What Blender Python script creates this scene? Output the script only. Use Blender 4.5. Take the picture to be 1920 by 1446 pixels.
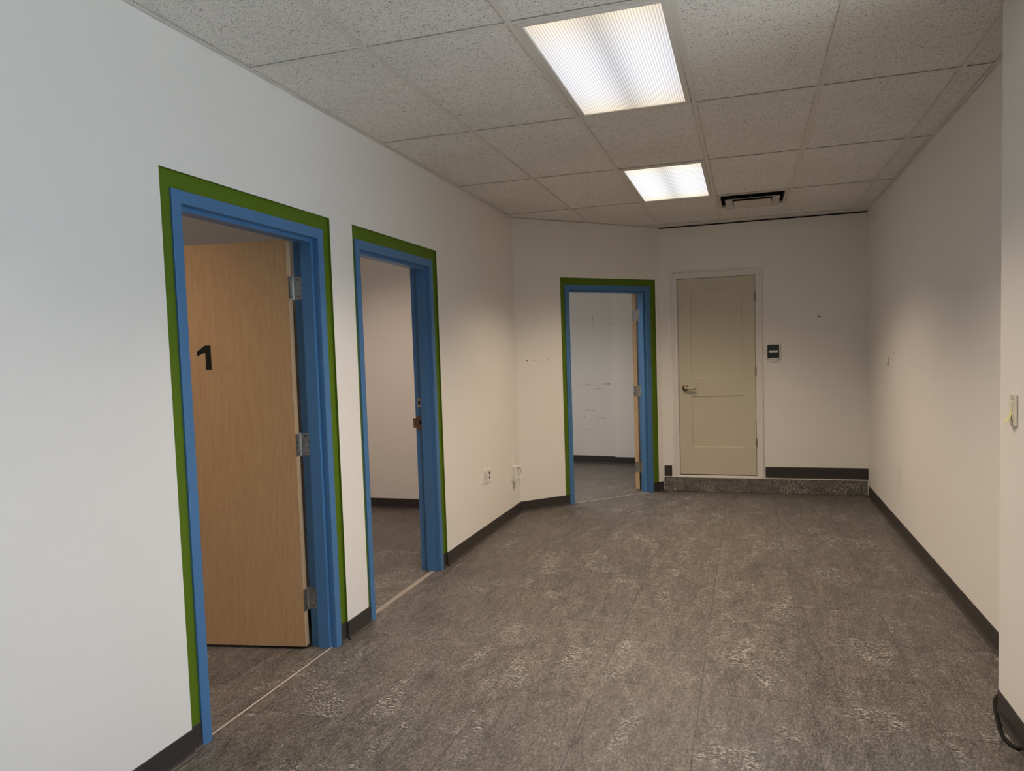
import bpy, bmesh, math, random
from mathutils import Matrix, Vector
random.seed(7)

# ------------------------------------------------------------------ clear
for o in list(bpy.data.objects):
    bpy.data.objects.remove(o, do_unlink=True)
scene = bpy.context.scene
COL = scene.collection

# ------------------------------------------------------------------ camera
HC = 1.487                       # eye height
YAW, PITCH, ROLL, FPX, CX, CY = 0.30812, 0.05892, -0.03231, 1376.27, 964.29, 746.91
cam_d = bpy.data.cameras.new('camera')
cam = bpy.data.objects.new('camera', cam_d)
COL.objects.link(cam)
fw = Vector((-math.sin(YAW) * math.cos(PITCH), math.cos(YAW) * math.cos(PITCH), -math.sin(PITCH)))
rt = Vector((math.cos(YAW), math.sin(YAW), 0))
up = rt.cross(fw)
rt2 = rt * math.cos(ROLL) + up * math.sin(ROLL)
up2 = up * math.cos(ROLL) - rt * math.sin(ROLL)
m = Matrix((rt2, up2, -fw)).transposed().to_4x4()
m.translation = (0, 0, HC)
cam.matrix_world = m
cam_d.sensor_fit = 'HORIZONTAL'
cam_d.sensor_width = 36
cam_d.lens = FPX / 1920 * 36
cam_d.shift_x = (960 - CX) / 1920
cam_d.shift_y = (CY - 723) / 1920
cam_d.clip_start = 0.05
scene.camera = cam

# ------------------------------------------------------------------ world, daylight, exposure
SKY = 2.4
LAMP_W = 17.5        # watts of each ceiling fixture in the hall
SPREAD = 122         # prismatic lenses throw the light downwards
world = bpy.data.worlds.new('overcast_sky')
scene.world = world
world.use_nodes = True
bg = world.node_tree.nodes['Background']
bg.inputs['Strength'].default_value = SKY
# overcast blue sky above the horizon, added glow below it lifts the ceiling
_wt = world.node_tree
_tc = _wt.nodes.new('ShaderNodeTexCoord')
_sz = _wt.nodes.new('ShaderNodeSeparateXYZ')
_rp = _wt.nodes.new('ShaderNodeValToRGB')
_mr = _wt.nodes.new('ShaderNodeMapRange')
_mr.inputs['From Min'].default_value = -1.0
_mr.inputs['From Max'].default_value = 1.0
_wt.links.new(_tc.outputs['Generated'], _sz.inputs[0])
_wt.links.new(_sz.outputs['Z'], _mr.inputs['Value'])
_wt.links.new(_mr.outputs['Result'], _rp.inputs['Fac'])
_el = _rp.color_ramp.elements          # positions: 0 = straight down, 0.5 = horizon, 1 = zenith
_el[0].position, _el[0].color = 0.30, (1.0, 1.25, 1.55, 1)      # added glow from below, brightens the ceiling
_el[1].position, _el[1].color = 0.45, (0.56, 0.78, 1.05, 1)     # dimmer band towards the horizon
for _p, _c in ((0.50, (0.42, 0.72, 1.15, 1)), (1.0, (0.40, 0.70, 1.15, 1))):
    _e = _el.new(_p)
    _e.color = _c
_wt.links.new(_rp.outputs['Color'], bg.inputs['Color'])
scene.view_settings.view_transform = 'Standard'
scene.view_settings.look = 'None'
scene.view_settings.gamma = 1
scene.view_settings.use_curve_mapping = False
scene.view_settings.exposure = 0.92


def portal(name, loc, rot, sx, sy):
    d = bpy.data.lights.new(name, 'AREA')
    d.shape = 'RECTANGLE'
    d.size, d.size_y = sx, sy
    d.cycles.is_portal = True
    o = bpy.data.objects.new(name, d)
    o.location = loc
    o.rotation_euler = rot
    COL.objects.link(o)


# sky entering through the shop window of the bay and the added rear window
portal('daylight_portal', (3.50, 1.325, 1.475), (math.radians(90), 0, math.radians(90)), 2.45, 2.25)
portal('daylight_portal', (-3.56, 8.9, 1.5), (math.radians(90), 0, math.radians(-90)), 1.0, 1.2)


# sun added outside the bay window; its floor patch bounces light to the ceiling
sun_d = bpy.data.lights.new('sun', 'SUN')
sun_d.energy = 62.0
sun_d.angle = math.radians(0.53)
sun_d.color = (1.0, 0.95, 0.88)
sun = bpy.data.objects.new('sun', sun_d)
sun.rotation_euler = Vector((-math.cos(math.radians(52)), 0.0, -math.sin(math.radians(52)))).to_track_quat('-Z', 'Y').to_euler()
COL.objects.link(sun)


# ------------------------------------------------------------------ materials
def mat(name, col, rough=0.5, metal=0.0, spec=0.5):
    mt = bpy.data.materials.new(name)
    mt.use_nodes = True
    b = mt.node_tree.nodes['Principled BSDF']
    b.inputs['Base Color'].default_value = (*col, 1)
    b.inputs['Roughness'].default_value = rough
    b.inputs['Metallic'].default_value = metal
    b.inputs['Specular IOR Level'].default_value = spec
    return mt


class NT:
    """small helper to wire node trees"""
    def __init__(self, mt):
        self.t = mt.node_tree
        self.b = self.t.nodes['Principled BSDF']

    def n(self, typ, **kw):
        nd = self.t.nodes.new(typ)
        for k, v in kw.items():
            if k.startswith('i_'):
                nd.inputs[k[2:].replace('_', ' ')].default_value = v
            else:
                setattr(nd, k, v)
        return nd

    def l(self, a, b):
        self.t.links.new(a, b)

    def noise(self, vec, scale, detail=4, rough=0.5, dist=0.0):
        nd = self.n('ShaderNodeTexNoise')
        nd.inputs['Scale'].default_value = scale
        nd.inputs['Detail'].default_value = detail
        nd.inputs['Roughness'].default_value = rough
        nd.inputs['Distortion'].default_value = dist
        self.l(vec, nd.inputs['Vector'])
        return nd.outputs['Fac']

    def ramp(self, fac, *stops):
        nd = self.n('ShaderNodeValToRGB')
        e = nd.color_ramp.elements
        while len(e) < len(stops):
            e.new(0.5)
        for el, (p, c) in zip(e, stops):
            el.position = p
            el.color = (*c, 1) if len(c) == 3 else c
        self.l(fac, nd.inputs['Fac'])
        return nd.outputs['Color']

    def mapping(self, vec, rot=(0, 0, 0), scale=(1, 1, 1), loc=(0, 0, 0)):
        nd = self.n('ShaderNodeMapping')
        nd.inputs['Rotation'].default_value = rot
        nd.inputs['Scale'].default_value = scale
        nd.inputs['Location'].default_value = loc
        self.l(vec, nd.inputs['Vector'])
        return nd.outputs['Vector']

    def mix(self, fac, a, b, blend='MIX'):
        nd = self.n('ShaderNodeMix', data_type='RGBA', blend_type=blend)
        for s, v in ((nd.inputs[0], fac), (nd.inputs[6], a), (nd.inputs[7], b)):
            if hasattr(v, 'links'):
                self.l(v, s)
            else:
                s.default_value = v if not isinstance(v, tuple) else (*v, 1)
        return nd.outputs[2]

    def math(self, op, a, b=0.0, c=None):
        nd = self.n('ShaderNodeMath', operation=op)
        for s, v in zip(nd.inputs, (a, b, c)):
            if v is None:
                continue
            if hasattr(v, 'links'):
                self.l(v, s)
            else:
                s.default_value = v
        return nd.outputs[0]

    def bump(self, h, strength=0.2, dist=0.002):
        nd = self.n('ShaderNodeBump')
        nd.inputs['Strength'].default_value = strength
        nd.inputs['Distance'].default_value = dist
        self.l(h, nd.inputs['Height'])
        self.l(nd.outputs['Normal'], self.b.inputs['Normal'])

    def coords(self, per_object=True):
        tc = self.n('ShaderNodeTexCoord')
        if not per_object:
            return tc.outputs['Object']
        oi = self.n('ShaderNodeObjectInfo')
        sc = self.n('ShaderNodeVectorMath', operation='SCALE')
        sc.inputs[0].default_value = (37.0, 53.0, 19.0)
        self.l(oi.outputs['Random'], sc.inputs['Scale'])
        ad = self.n('ShaderNodeVectorMath', operation='ADD')
        self.l(tc.outputs['Object'], ad.inputs[0])
        self.l(sc.outputs['Vector'], ad.inputs[1])
        return ad.outputs['Vector']


def painted(name, col, rough=0.5, peel=0.06, spec=0.4):
    mt = mat(name, col, rough, spec=spec)
    q = NT(mt)
    v = q.coords(False)
    big = q.noise(v, 1.3, 3, 0.5)
    c = q.mix(big, tuple(x * 0.97 for x in col), tuple(min(1, x * 1.025) for x in col))
    q.l(c, q.b.inputs['Base Color'])
    q.bump(q.noise(v, 260, 2, 0.5), peel, 0.001)
    return mt


M_WALL = painted('white_wall_paint', (0.85, 0.825, 0.785), 0.55)
M_GREEN = painted('green_paint', (0.098, 0.168, 0.008), 0.5, spec=.25)
M_BLUE = painted('blue_enamel', (0.070, 0.190, 0.39), 0.38)
M_TRIM = painted('white_trim_paint', (0.78, 0.74, 0.70), 0.4)
M_BEIGE = painted('beige_door_paint', (0.60, 0.555, 0.43), 0.42, 0.04)
M_BASE = painted('charcoal_vinyl', (0.040, 0.035, 0.033), 0.42, 0.03)
M_BLACK = mat('black_vinyl_numeral', (0.006, 0.006, 0.006), 0.4)
M_RUBBER = mat('black_cable_rubber', (0.006, 0.006, 0.007), 0.6, spec=0.2)
M_PLASTIC = mat('white_plastic', (0.82, 0.80, 0.76), 0.35)
M_IVORY = mat('ivory_plastic', (0.78, 0.74, 0.62), 0.4)
M_GLASSBLK = mat('black_glass', (0.004, 0.004, 0.004), 0.12)
M_LABEL = mat('pale_label', (0.72, 0.75, 0.68), 0.5)
M_NOTE = mat('yellow_note_paper', (0.70, 0.66, 0.33), 0.7)
M_NEAR_BLACK = mat('shade_and_port_black', (0.01, 0.01, 0.01), 0.9)  # near-black for ports, and painted shade inside gaps and ducts
M_JOINT = mat('dark_floor_joint', (0.05, 0.045, 0.04), 0.8)
M_STRIP = mat('threshold_strip', (0.50, 0.44, 0.38), 0.4)
M_NICKEL = mat('satin_nickel', (0.60, 0.54, 0.46), 0.3, 1.0)
M_BRONZE = mat('aged_bronze', (0.20, 0.14, 0.10), 0.35, 1.0)
M_GRID = painted('white_grid_steel', (0.74, 0.71, 0.67), 0.45, 0.0)
M_ALU = mat('window_aluminium', (0.5, 0.5, 0.5), 0.4, 0.8)

M_HINGE = mat('brushed_hinge_steel', (0.42, 0.39, 0.36), 0.38, 0.9)
q = NT(M_HINGE)
v = q.coords(False)
q.l(q.ramp(q.noise(q.mapping(v, scale=(300, 300, 20)), 1, 4, .6), (0.3, (0.30, 0.27, 0.24)), (0.7, (0.52, 0.49, 0.46))), q.b.inputs['Base Color'])


def wood_mat(name, c1, c2, c3, axis):
    mt = mat(name, c2, 0.42)
    q = NT(mt)
    v = q.coords(False)
    w = q.mapping(v, scale=(5.0, 5.0, 0.75))
    warp = q.noise(w, 1.2, 3, 0.55)
    rings = q.math('FRACT', q.math('MULTIPLY', warp, 15.0))
    rings = q.math('ABSOLUTE', q.math('SUBTRACT', rings, 0.5))
    g = q.noise(q.mapping(v, scale=(110, 110, 3.5)), 1, 4, 0.65)
    s = q.math('ADD', q.math('MULTIPLY', rings, 0.55), q.math('MULTIPLY', g, 0.75))
    c = q.ramp(s, (0.25, c1), (0.52, c2), (0.8, c3))
    blot = q.noise(q.mapping(v, scale=(2.2, 2.2, 1.0)), 1.5, 3, 0.5)
    c = q.mix(q.math('MULTIPLY', blot, 0.22), c, (c1[0] * .8, c1[1] * .8, c1[2] * .8))
    q.l(c, q.b.inputs['Base Color'])
    q.bump(g, 0.05, 0.0005)
    return mt


M_WOOD = wood_mat('birch_veneer', (0.46, 0.275, 0.135), (0.505, 0.312, 0.158), (0.545, 0.345, 0.182), 'x')
M_WEDGE = wood_mat('birch_edge', (0.56, 0.38, 0.21), (0.64, 0.46, 0.27), (0.70, 0.52, 0.33), 'x')


def slate_mat(name, k=1.0, upright=False):
    """grey vinyl stone tile: slanted cleft streaks with pale flaky patches"""
    mt = mat(name, (0.2, 0.18, 0.16), 0.5)
    q = NT(mt)
    v = q.coords(True)
    if upright:
        v = q.mapping(v, rot=(math.radians(90), 0, math.radians(90)))
    rot = (0, 0, math.radians(-28))
    streak = q.noise(q.mapping(v, rot, (26, 7.0, 1)), 1.0, 8, 0.72, 0.6)
    fine = q.noise(q.mapping(v, (0, 0, math.radians(-40)), (150, 60, 1)), 1.0, 6, 0.75, 0.8)
    mid = q.noise(q.mapping(v, rot, (5.5, 2.2, 1)), 1.0, 4, 0.55, 0.5)
    flake_zone = q.ramp(q.noise(q.mapping(v, (0, 0, math.radians(-18)), (4.8, 2.1, 1), (3.1, 1.7, 0)), 1.0, 3, 0.55, 0.4),
                        (0.525, (0, 0, 0)), (0.65, (1, 1, 1)))
    flake = q.noise(q.mapping(v, (0, 0, math.radians(20)), (46, 100, 1)), 1.0, 5, 0.62, 1.6)
    base = q.ramp(q.math('ADD', q.math('MULTIPLY', fine, 0.70), q.math('MULTIPLY', streak, 0.30)),
                  (0.375, (0.030 * k, 0.026 * k, 0.023 * k)), (0.478, (0.125 * k, 0.111 * k, 0.099 * k)),
                  (0.548, (0.215 * k, 0.196 * k, 0.177 * k)), (0.66, (0.44 * k, 0.41 * k, 0.375 * k)))
    tint = q.ramp(mid, (0.3, (0.82, 0.83, 0.86)), (0.7, (1.10, 1.08, 1.05)))
    c = q.mix(1.0, base, tint, 'MULTIPLY')
    pale = q.ramp(flake, (0.42, (0.035 * k, 0.030 * k, 0.026 * k)), (0.525, (0.19 * k, 0.182 * k, 0.164 * k)),
                  (0.63, (0.70 * k, 0.66 * k, 0.60 * k)))
    c = q.mix(q.math('MULTIPLY', flake_zone, 0.86), c, pale)
    q.l(c, q.b.inputs['Base Color'])
    h = q.math('ADD', q.math('MULTIPLY', fine, 0.6), q.math('MULTIPLY', q.math('MULTIPLY', flake, flake_zone), 0.8))
    q.bump(h, 0.35, 0.0012)
    rr = q.math('MULTIPLY_ADD', streak, 0.18, 0.40)
    q.l(rr, q.b.inputs['Roughness'])
    return mt


M_SLATE = slate_mat('slate_vinyl', 0.70)
M_RISER = slate_mat('slate_riser', 0.9, True)

M_TILE = mat('fissured_ceiling_board', (0.7, 0.67, 0.62), 0.9, spec=0.1)
q = NT(M_TILE)
v = q.coords(True)
fis = q.noise(q.mapping(v, (0, 0, 0.5), (75, 130, 1)), 1.0, 3, 0.6, 2.2)
hole = q.noise(v, 230, 2, 0.5)
pits = q.ramp(fis, (0.375, (0, 0, 0)), (0.405, (1, 1, 1)))
dots = q.ramp(hole, (0.31, (0.1, 0.1, 0.1)), (0.36, (1, 1, 1)))
tone = q.noise(v, 2.0, 2, 0.5)
gran = q.noise(v, 420, 2, 0.6)
tc_ = q.ramp(q.math('ADD', q.math('MULTIPLY', tone, 0.5), q.math('MULTIPLY', gran, 0.5)), (0.3, (0.82, 0.80, 0.765)), (0.7, (0.93, 0.915, 0.885)))
mask = q.math('MINIMUM', pits, dots)
q.l(q.mix(mask, (0.16, 0.14, 0.12), tc_), q.b.inputs['Base Color'])
q.bump(q.math('MULTIPLY', mask, 1.0), 0.5, 0.002)

M_GLASS = bpy.data.materials.new('clear_window_glass')
M_GLASS.use_nodes = True
nt = M_GLASS.node_tree
nt.nodes.clear()
out = nt.nodes.new('ShaderNodeOutputMaterial')
mx = nt.nodes.new('ShaderNodeMixShader')
tr = nt.nodes.new('ShaderNodeBsdfTransparent')
gl = nt.nodes.new('ShaderNodeBsdfGlossy')
gl.inputs['Roughness'].default_value = 0.02
tr.inputs['Color'].default_value = (0.96, 0.98, 0.97, 1)
mx.inputs[0].default_value = 0.06
nt.links.new(tr.outputs[0], mx.inputs[1])
nt.links.new(gl.outputs[0], mx.inputs[2])
nt.links.new(mx.outputs[0], out.inputs[0])


def lens_mat(name, warm, lo):
    """glowing ribbed acrylic lens: tube glows and brighter prism flanks painted into its emission"""
    mt = bpy.data.materials.new(name)
    mt.use_nodes = True
    t = mt.node_tree
    q = NT(mt)
    tc = q.n('ShaderNodeTexCoord')
    sep = q.n('ShaderNodeSeparateXYZ')
    q.l(tc.outputs['Object'], sep.inputs[0])
    x, y = sep.outputs[0], sep.outputs[1]
    # distance to the nearer of two painted tube glows at x = +-0.14
    d = q.math('SUBTRACT', q.math('ABSOLUTE', x), 0.15)
    glow = q.math('POWER', 2.718, q.math('MULTIPLY', q.math('MULTIPLY', d, d), -70.0))
    centre = q.math('POWER', 2.718, q.math('MULTIPLY', q.math('MULTIPLY', x, x), -500.0))
    ends = q.math('SMOOTH_MIN', 1.0, 1.0)
    geo = q.n('ShaderNodeNewGeometry')
    sn = q.n('ShaderNodeSeparateXYZ')
    q.l(geo.outputs['True Normal'], sn.inputs[0])
    rib = q.math('MULTIPLY_ADD', sn.outputs[0], 0.20, 0.0)
    cross = q.n('ShaderNodeTexWave', wave_type='BANDS', bands_direction='Y')
    cross.inputs['Scale'].default_value = 26.0
    q.l(tc.outputs['Object'], cross.inputs['Vector'])
    st = q.math('MULTIPLY_ADD', glow, 0.13, lo)
    st = q.math('SUBTRACT', st, q.math('MULTIPLY', centre, 0.05))
    st = q.math('ADD', st, rib)
    st = q.math('ADD', st, q.math('MULTIPLY_ADD', cross.outputs['Fac'], 0.05, -0.025))
    endw = q.math('POWER', q.math('ABSOLUTE', q.math('MULTIPLY', y, 1.75)), 3.0)
    col = q.mix(endw, (0.98, 0.97, 1.0), warm)
    em = q.n('ShaderNodeEmission')
    q.l(col, em.inputs['Color'])
    q.l(st, em.inputs['Strength'])
    q.l(em.outputs[0], t.nodes['Material Output'].inputs['Surface'])
    return mt


# ------------------------------------------------------------------ mesh helpers
class MB:
    def __init__(self):
        self.v, self.f, self.mi = [], [], []

    def quad(self, pts, mi=0):
        b = len(self.v)
        self.v += [tuple(p) for p in pts]
        self.f.append(tuple(range(b, b + len(pts))))
        self.mi.append(mi)

    def box(self, x0, x1, y0, y1, z0, z1, mi=0, faces=None):
        """faces: dict of face key ('-x','+x',...) -> material index"""
        faces = faces or {}
        b = len(self.v)
        self.v += [(x, y, z) for z in (z0, z1) for y in (y0, y1) for x in (x0, x1)]
        for key, ids in (('-z', (0, 2, 3, 1)), ('+z', (4, 5, 7, 6)), ('-y', (0, 1, 5, 4)), ('+y', (2, 6, 7, 3)),
                         ('-x', (0, 4, 6, 2)), ('+x', (1, 3, 7, 5))):
            self.f.append(tuple(b + i for i in ids))
            self.mi.append(faces.get(key, mi))

    def prism(self, poly, axis, a, b_, mi=0):
        """extrude a closed 2-D polygon along an axis ('x','y','z') from a to b_"""
        def pt(p, t):
            return {'x': (t, p[0], p[1]), 'y': (p[0], t, p[1]), 'z': (p[0], p[1], t)}[axis]
        n = len(poly)
        b = len(self.v)
        self.v += [pt(p, a) for p in poly] + [pt(p, b_) for p in poly]
        for i in range(n):
            j = (i + 1) % n
            self.f.append((b + i, b + j, b + n + j, b + n + i))
            self.mi.append(mi)
        self.f.append(tuple(b + i for i in range(n))[::-1])
        self.f.append(tuple(b + n + i for i in range(n)))
        self.mi += [mi, mi]

    def tube(self, pts, r, seg=10, mi=0, cap=True):
        pts = [Vector(p) for p in pts]
        rings = []
        prev = None
        for i, p in enumerate(pts):
            d = (pts[min(i + 1, len(pts) - 1)] - pts[max(i - 1, 0)]).normalized()
            if prev is None:
                a = d.orthogonal().normalized()
            else:
                a = (prev - d * prev.dot(d)).normalized()
            prev = a
            c = d.cross(a)
            rr = r[i] if isinstance(r, (list, tuple)) else r
            b = len(self.v)
            self.v += [tuple(p + (a * math.cos(2 * math.pi * k / seg) + c * math.sin(2 * math.pi * k / seg)) * rr) for k in range(seg)]
            rings.append(b)
        for b0, b1 in zip(rings, rings[1:]):
            for k in range(seg):
                k2 = (k + 1) % seg
                self.f.append((b0 + k, b0 + k2, b1 + k2, b1 + k))
                self.mi.append(mi)
        if cap:
            self.f.append(tuple(rings[0] + k for k in range(seg))[::-1])
            self.f.append(tuple(rings[-1] + k for k in range(seg)))
            self.mi += [mi, mi]

    def mesh(self, name, mats, bevel=0.0, seg=2, smooth=False):
        me = bpy.data.meshes.new(name)
        me.from_pydata(self.v, [], self.f)
        for mt in (mats if isinstance(mats, (list, tuple)) else [mats]):
            me.materials.append(mt)
        for p, i in zip(me.polygons, self.mi):
            p.material_index = i
        bm = bmesh.new()
        bm.from_mesh(me)
        bmesh.ops.remove_doubles(bm, verts=bm.verts, dist=1e-6)
        bmesh.ops.recalc_face_normals(bm, faces=bm.faces)
        if bevel:
            es = [e for e in bm.edges if len(e.link_faces) == 2 and e.calc_face_angle(0) > 0.5]
            bmesh.ops.bevel(bm, geom=es, offset=bevel, segments=seg, affect='EDGES', profile=0.5, clamp_overlap=True)
        bm.to_mesh(me)
        bm.free()
        if smooth:
            for p in me.polygons:
                p.use_smooth = True
        return me


def put(name, me, parent=None, matrix=None):
    o = bpy.data.objects.new(name, me)
    COL.objects.link(o)
    if parent is not None:
        o.parent = parent
    if matrix is not None:
        if parent is None:
            o.matrix_world = matrix
        else:
            o.matrix_local = matrix
    return o


def make(name, mb, mats, parent=None, matrix=None, bevel=0.0, seg=2, smooth=False):
    return put(name, mb.mesh(name, mats, bevel, seg, smooth), parent, matrix)


def tag(o, label=None, cat=None, group=None, kind=None):
    for k, v_ in (('label', label), ('category', cat), ('group', group), ('kind', kind)):
        if v_:
            o[k] = v_
    return o


def empty(name, matrix, parent=None):
    o = put(name, None, parent, matrix)
    o.empty_display_size = 0.1
    return o


def wall_matrix(origin, t, z=0.0):
    """local X runs along the wall, local +Y goes INTO the wall, Z up; the room lies at local -Y"""
    t = Vector((t[0], t[1], 0)).normalized()
    d = Vector((-t.y, t.x, 0))
    mm = Matrix((t, d, Vector((0, 0, 1)))).transposed().to_4x4()
    mm.translation = (origin[0], origin[1], z)
    return mm


T = Matrix.Translation

# ------------------------------------------------------------------ plan
A = (-2.0564, 6.5580)
B = (-0.8545, 7.8177)
YB = 7.8155            # back wall
XR = 1.1205            # right wall
XP, YP = 0.936, 3.28   # face and far corner of the pier on the right
YF = -2.5              # front wall
XE, YE = 3.4, 2.72     # bay in front of the pier
H = 2.752
ML = wall_matrix((-2.02807, 0), (-0.00431, 1))
MD = wall_matrix(A, (B[0] - A[0], B[1] - A[1]))
MK = wall_matrix((0, YB), (1, 0))
MR = wall_matrix((XR, 0), (0, -1))            # local x = -world y
MP = wall_matrix((XP, 0), (0, -1))
LD = math.hypot(B[0] - A[0], B[1] - A[1])
TH, RC = 0.13, 0.012   # wall thickness, depth of the green recess
HT = 3.0               # top of walls (above the suspended ceiling)

# ------------------------------------------------------------------ walls
# each opening: (ring left, ring right, ring top, frame left, frame right, frame top)
DOORS_L = [(2.212, 3.372, 2.220, 2.272, 3.312, 2.153), (3.601, 4.755, 2.226, 3.637, 4.690, 2.155)]
DOOR_D = [(0.509, 1.674, 2.217, 0.562, 1.607, 2.151)]


def wall_with_doors(name, mtx, s0, s1, doors, label):
    w = MB()
    cur = s0
    for k, (a, b, top, fl, fr, ft) in enumerate(doors):
        w.box(cur, a, 0, TH, 0, HT, 0, {'+x': 1, '-x': 1 if k else 0})
        cur = b
    w.box(cur, s1, 0, TH, 0, HT, 0, {'-x': 1})
    for (a, b, top, fl, fr, ft) in doors:
        w.box(a, b, 0, TH, top, HT, 0, {'-z': 1})
    o = make(name, w, [M_WALL, M_GREEN], matrix=mtx)
    tag(o, label, kind='structure')
    for (a, b, top, fl, fr, ft) in doors:
        g = MB()
        g.box(a - .002, fl + .02, RC, TH - .002, 0, top + .002)
        g.box(fr - .02, b + .002, RC, TH - .002, 0, top + .002)
        g.box(fl + .02, fr - .02, RC, TH - .002, ft - .02, top + .002)
        make('green_surround', g, M_GREEN, o)['label'] = 'recessed green painted surround of the door opening'
    return o


wall_left = wall_with_doors('wall_left', ML, YF, 6.56, DOORS_L, 'white painted left wall with two door openings')
wall_diag = wall_with_doors('wall_diagonal', MD, 0, LD, DOOR_D, 'short white diagonal wall with one blue framed door opening')

# back wall stands on a step; opening for the beige door
BX0, BX1, BZ0, BZ1 = -0.70, 0.10, 0.150, 2.235
w = MB()
GT = H - .011                       # the board stops short of the ceiling and leaves a dark gap
w.box(B[0] - .02, BX0, 0, TH, 0, GT)
w.box(BX1, XR + .05, 0, TH, 0, GT)
w.box(BX0, BX1, 0, TH, BZ1, GT)
w.box(BX0, BX1, 0, TH, 0, BZ0)
w.box(B[0] - .02, XR + .05, .045, TH, GT, HT, 1)  # near-black strip paints the shade inside the gap
wall_back = tag(make('wall_back', w, [M_WALL, M_NEAR_BLACK], matrix=MK), 'white back wall with the beige panel door', kind='structure')

w = MB()
w.box(-YB - TH, -YP + 0.02, 0, TH, 0, HT)
wall_right = tag(make('wall_right', w, M_WALL, matrix=MR), 'white right wall', kind='structure')
w = MB()
w.box(-YP, -YE, 0, XR - XP + TH, 0, HT)
tag(make('wall_pier', w, M_WALL, matrix=MP), 'white wall pier at the right carrying the light switch', kind='structure')


def plain_wall(name, p0, p1, label, th=0.12, openings=(), top=HT, mats=None):
    mtx = wall_matrix(p0, (p1[0] - p0[0], p1[1] - p0[1]))
    ln = math.hypot(p1[0] - p0[0], p1[1] - p0[1])
    w = MB()
    cur = 0
    for (a, b, z0, z1) in openings:
        w.box(cur, a, 0, th, 0, top)
        w.box(a, b, 0, th, 0, z0)
        w.box(a, b, 0, th, z1, top)
        cur = b
    w.box(cur, ln, 0, th, 0, top)
    return tag(make(name, w, mats or M_WALL, matrix=mtx), label, kind='structure'), mtx


# parts of the shop behind the camera (they close the room and hold its window)
plain_wall('wall_bay', (XR + TH, YE), (XE, YE), 'white wall closing the window bay')
WIN = (YE + .12 - 2.55, YE + .12 - 0.10, 0.35, 2.60)
wf, MFW = plain_wall('wall_east', (XE, YE + .12), (XE, YF), 'white end wall of the bay with the shop window', openings=[WIN])
plain_wall('wall_front', (XE, YF), (-2.15, YF), 'white front wall behind the camera')
# rooms behind the doors
plain_wall('wall_partition', (-4.6, 3.50), (-2.17, 3.50), 'white partition wall between the first two rooms', th=0.09)
plain_wall('wall_office_back', (-4.6, 6.53), (-2.18, 6.53), 'white far wall of the second room', th=0.10)
plain_wall('wall_office_left', (-4.6, -0.2), (-4.6, 9.95), 'white outer wall of the side rooms')
plain_wall('wall_office_front', (-2.17, -0.2), (-4.6, -0.2), 'white front wall of the first room')
W3 = (-3.45, -1.675, 9.877, 9.620)
w3, M3 = plain_wall('wall_rear_left', (W3[0], W3[2]), (W3[1], W3[3]), 'scuffed white wall seen through the far blue door', th=0.1)
plain_wall('wall_rear_right', (-1.672, 9.572), (-0.60, 9.50), 'white wall step beside the scuffed wall', th=0.15)
plain_wall('wall_rear_side', (-0.74, 9.6), (-0.74, 7.95), 'white side wall of the rear room', th=0.1)
w3l, M3L = plain_wall('wall_rear_window', (-3.45, 6.65), (-3.45, 9.9), 'white wall of the rear room around its added window', th=0.1, openings=[(1.75, 2.75, 0.9, 2.1)])

# scuff marks worn into the rear wall paint
M_SCUFF = mat('scuffed_wall_paint', (0.78, 0.76, 0.73), 0.55)
q = NT(M_SCUFF)
v = q.coords(False)
sep = q.n('ShaderNodeSeparateXYZ')
q.l(v, sep.inputs[0])
fx = lambda X: (X - W3[0]) / math.cos(math.radians(8.24))
acc = None
wob = q.noise(v, 14, 4, 0.7)
for (X, Z, rx, rz, k) in ((-1.95, 1.93, .012, .05, .9), (-1.945, 1.85, .015, .03, .4), (-1.72, 1.84, .03, .022, .5), (-2.06, 1.055, .10, .009, .8),
                          (-1.76, 1.063, .085, .012, 1.0), (-1.92, 1.052, .35, .003, .35), (-1.90, 0.995, .08, .018, .5), (-2.05, 0.71, .05, .010, .6),
                          (-1.98, 0.715, .06, .007, .6), (-2.10, 0.63, .025, .02, .7), (-1.85, 0.615, .08, .018, .55), (-2.08, 0.455, .07, .007, .45)):
    dx = q.math('DIVIDE', q.math('SUBTRACT', sep.outputs[0], fx(X)), rx)
    wz = q.math('MULTIPLY_ADD', wob, 0.09, sep.outputs[2])
    dz = q.math('DIVIDE', q.math('SUBTRACT', wz, Z + 0.045), rz)
    r2 = q.math('ADD', q.math('MULTIPLY', dx, dx), q.math('MULTIPLY', dz, dz))
    s = q.math('MULTIPLY', q.math('MAXIMUM', q.math('SUBTRACT', 1.0, r2), 0.0), k)
    acc = s if acc is None else q.math('MAXIMUM', acc, s)
gr = q.ramp(q.noise(v, 55, 3, 0.7), (0.40, (0, 0, 0)), (0.58, (1, 1, 1)))
q.l(q.mix(q.math('MULTIPLY', acc, gr), (0.78, 0.76, 0.73), (0.14, 0.12, 0.11)), q.b.inputs['Base Color'])
w3.data.materials.clear()
w3.data.materials.append(M_SCUFF)

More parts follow.
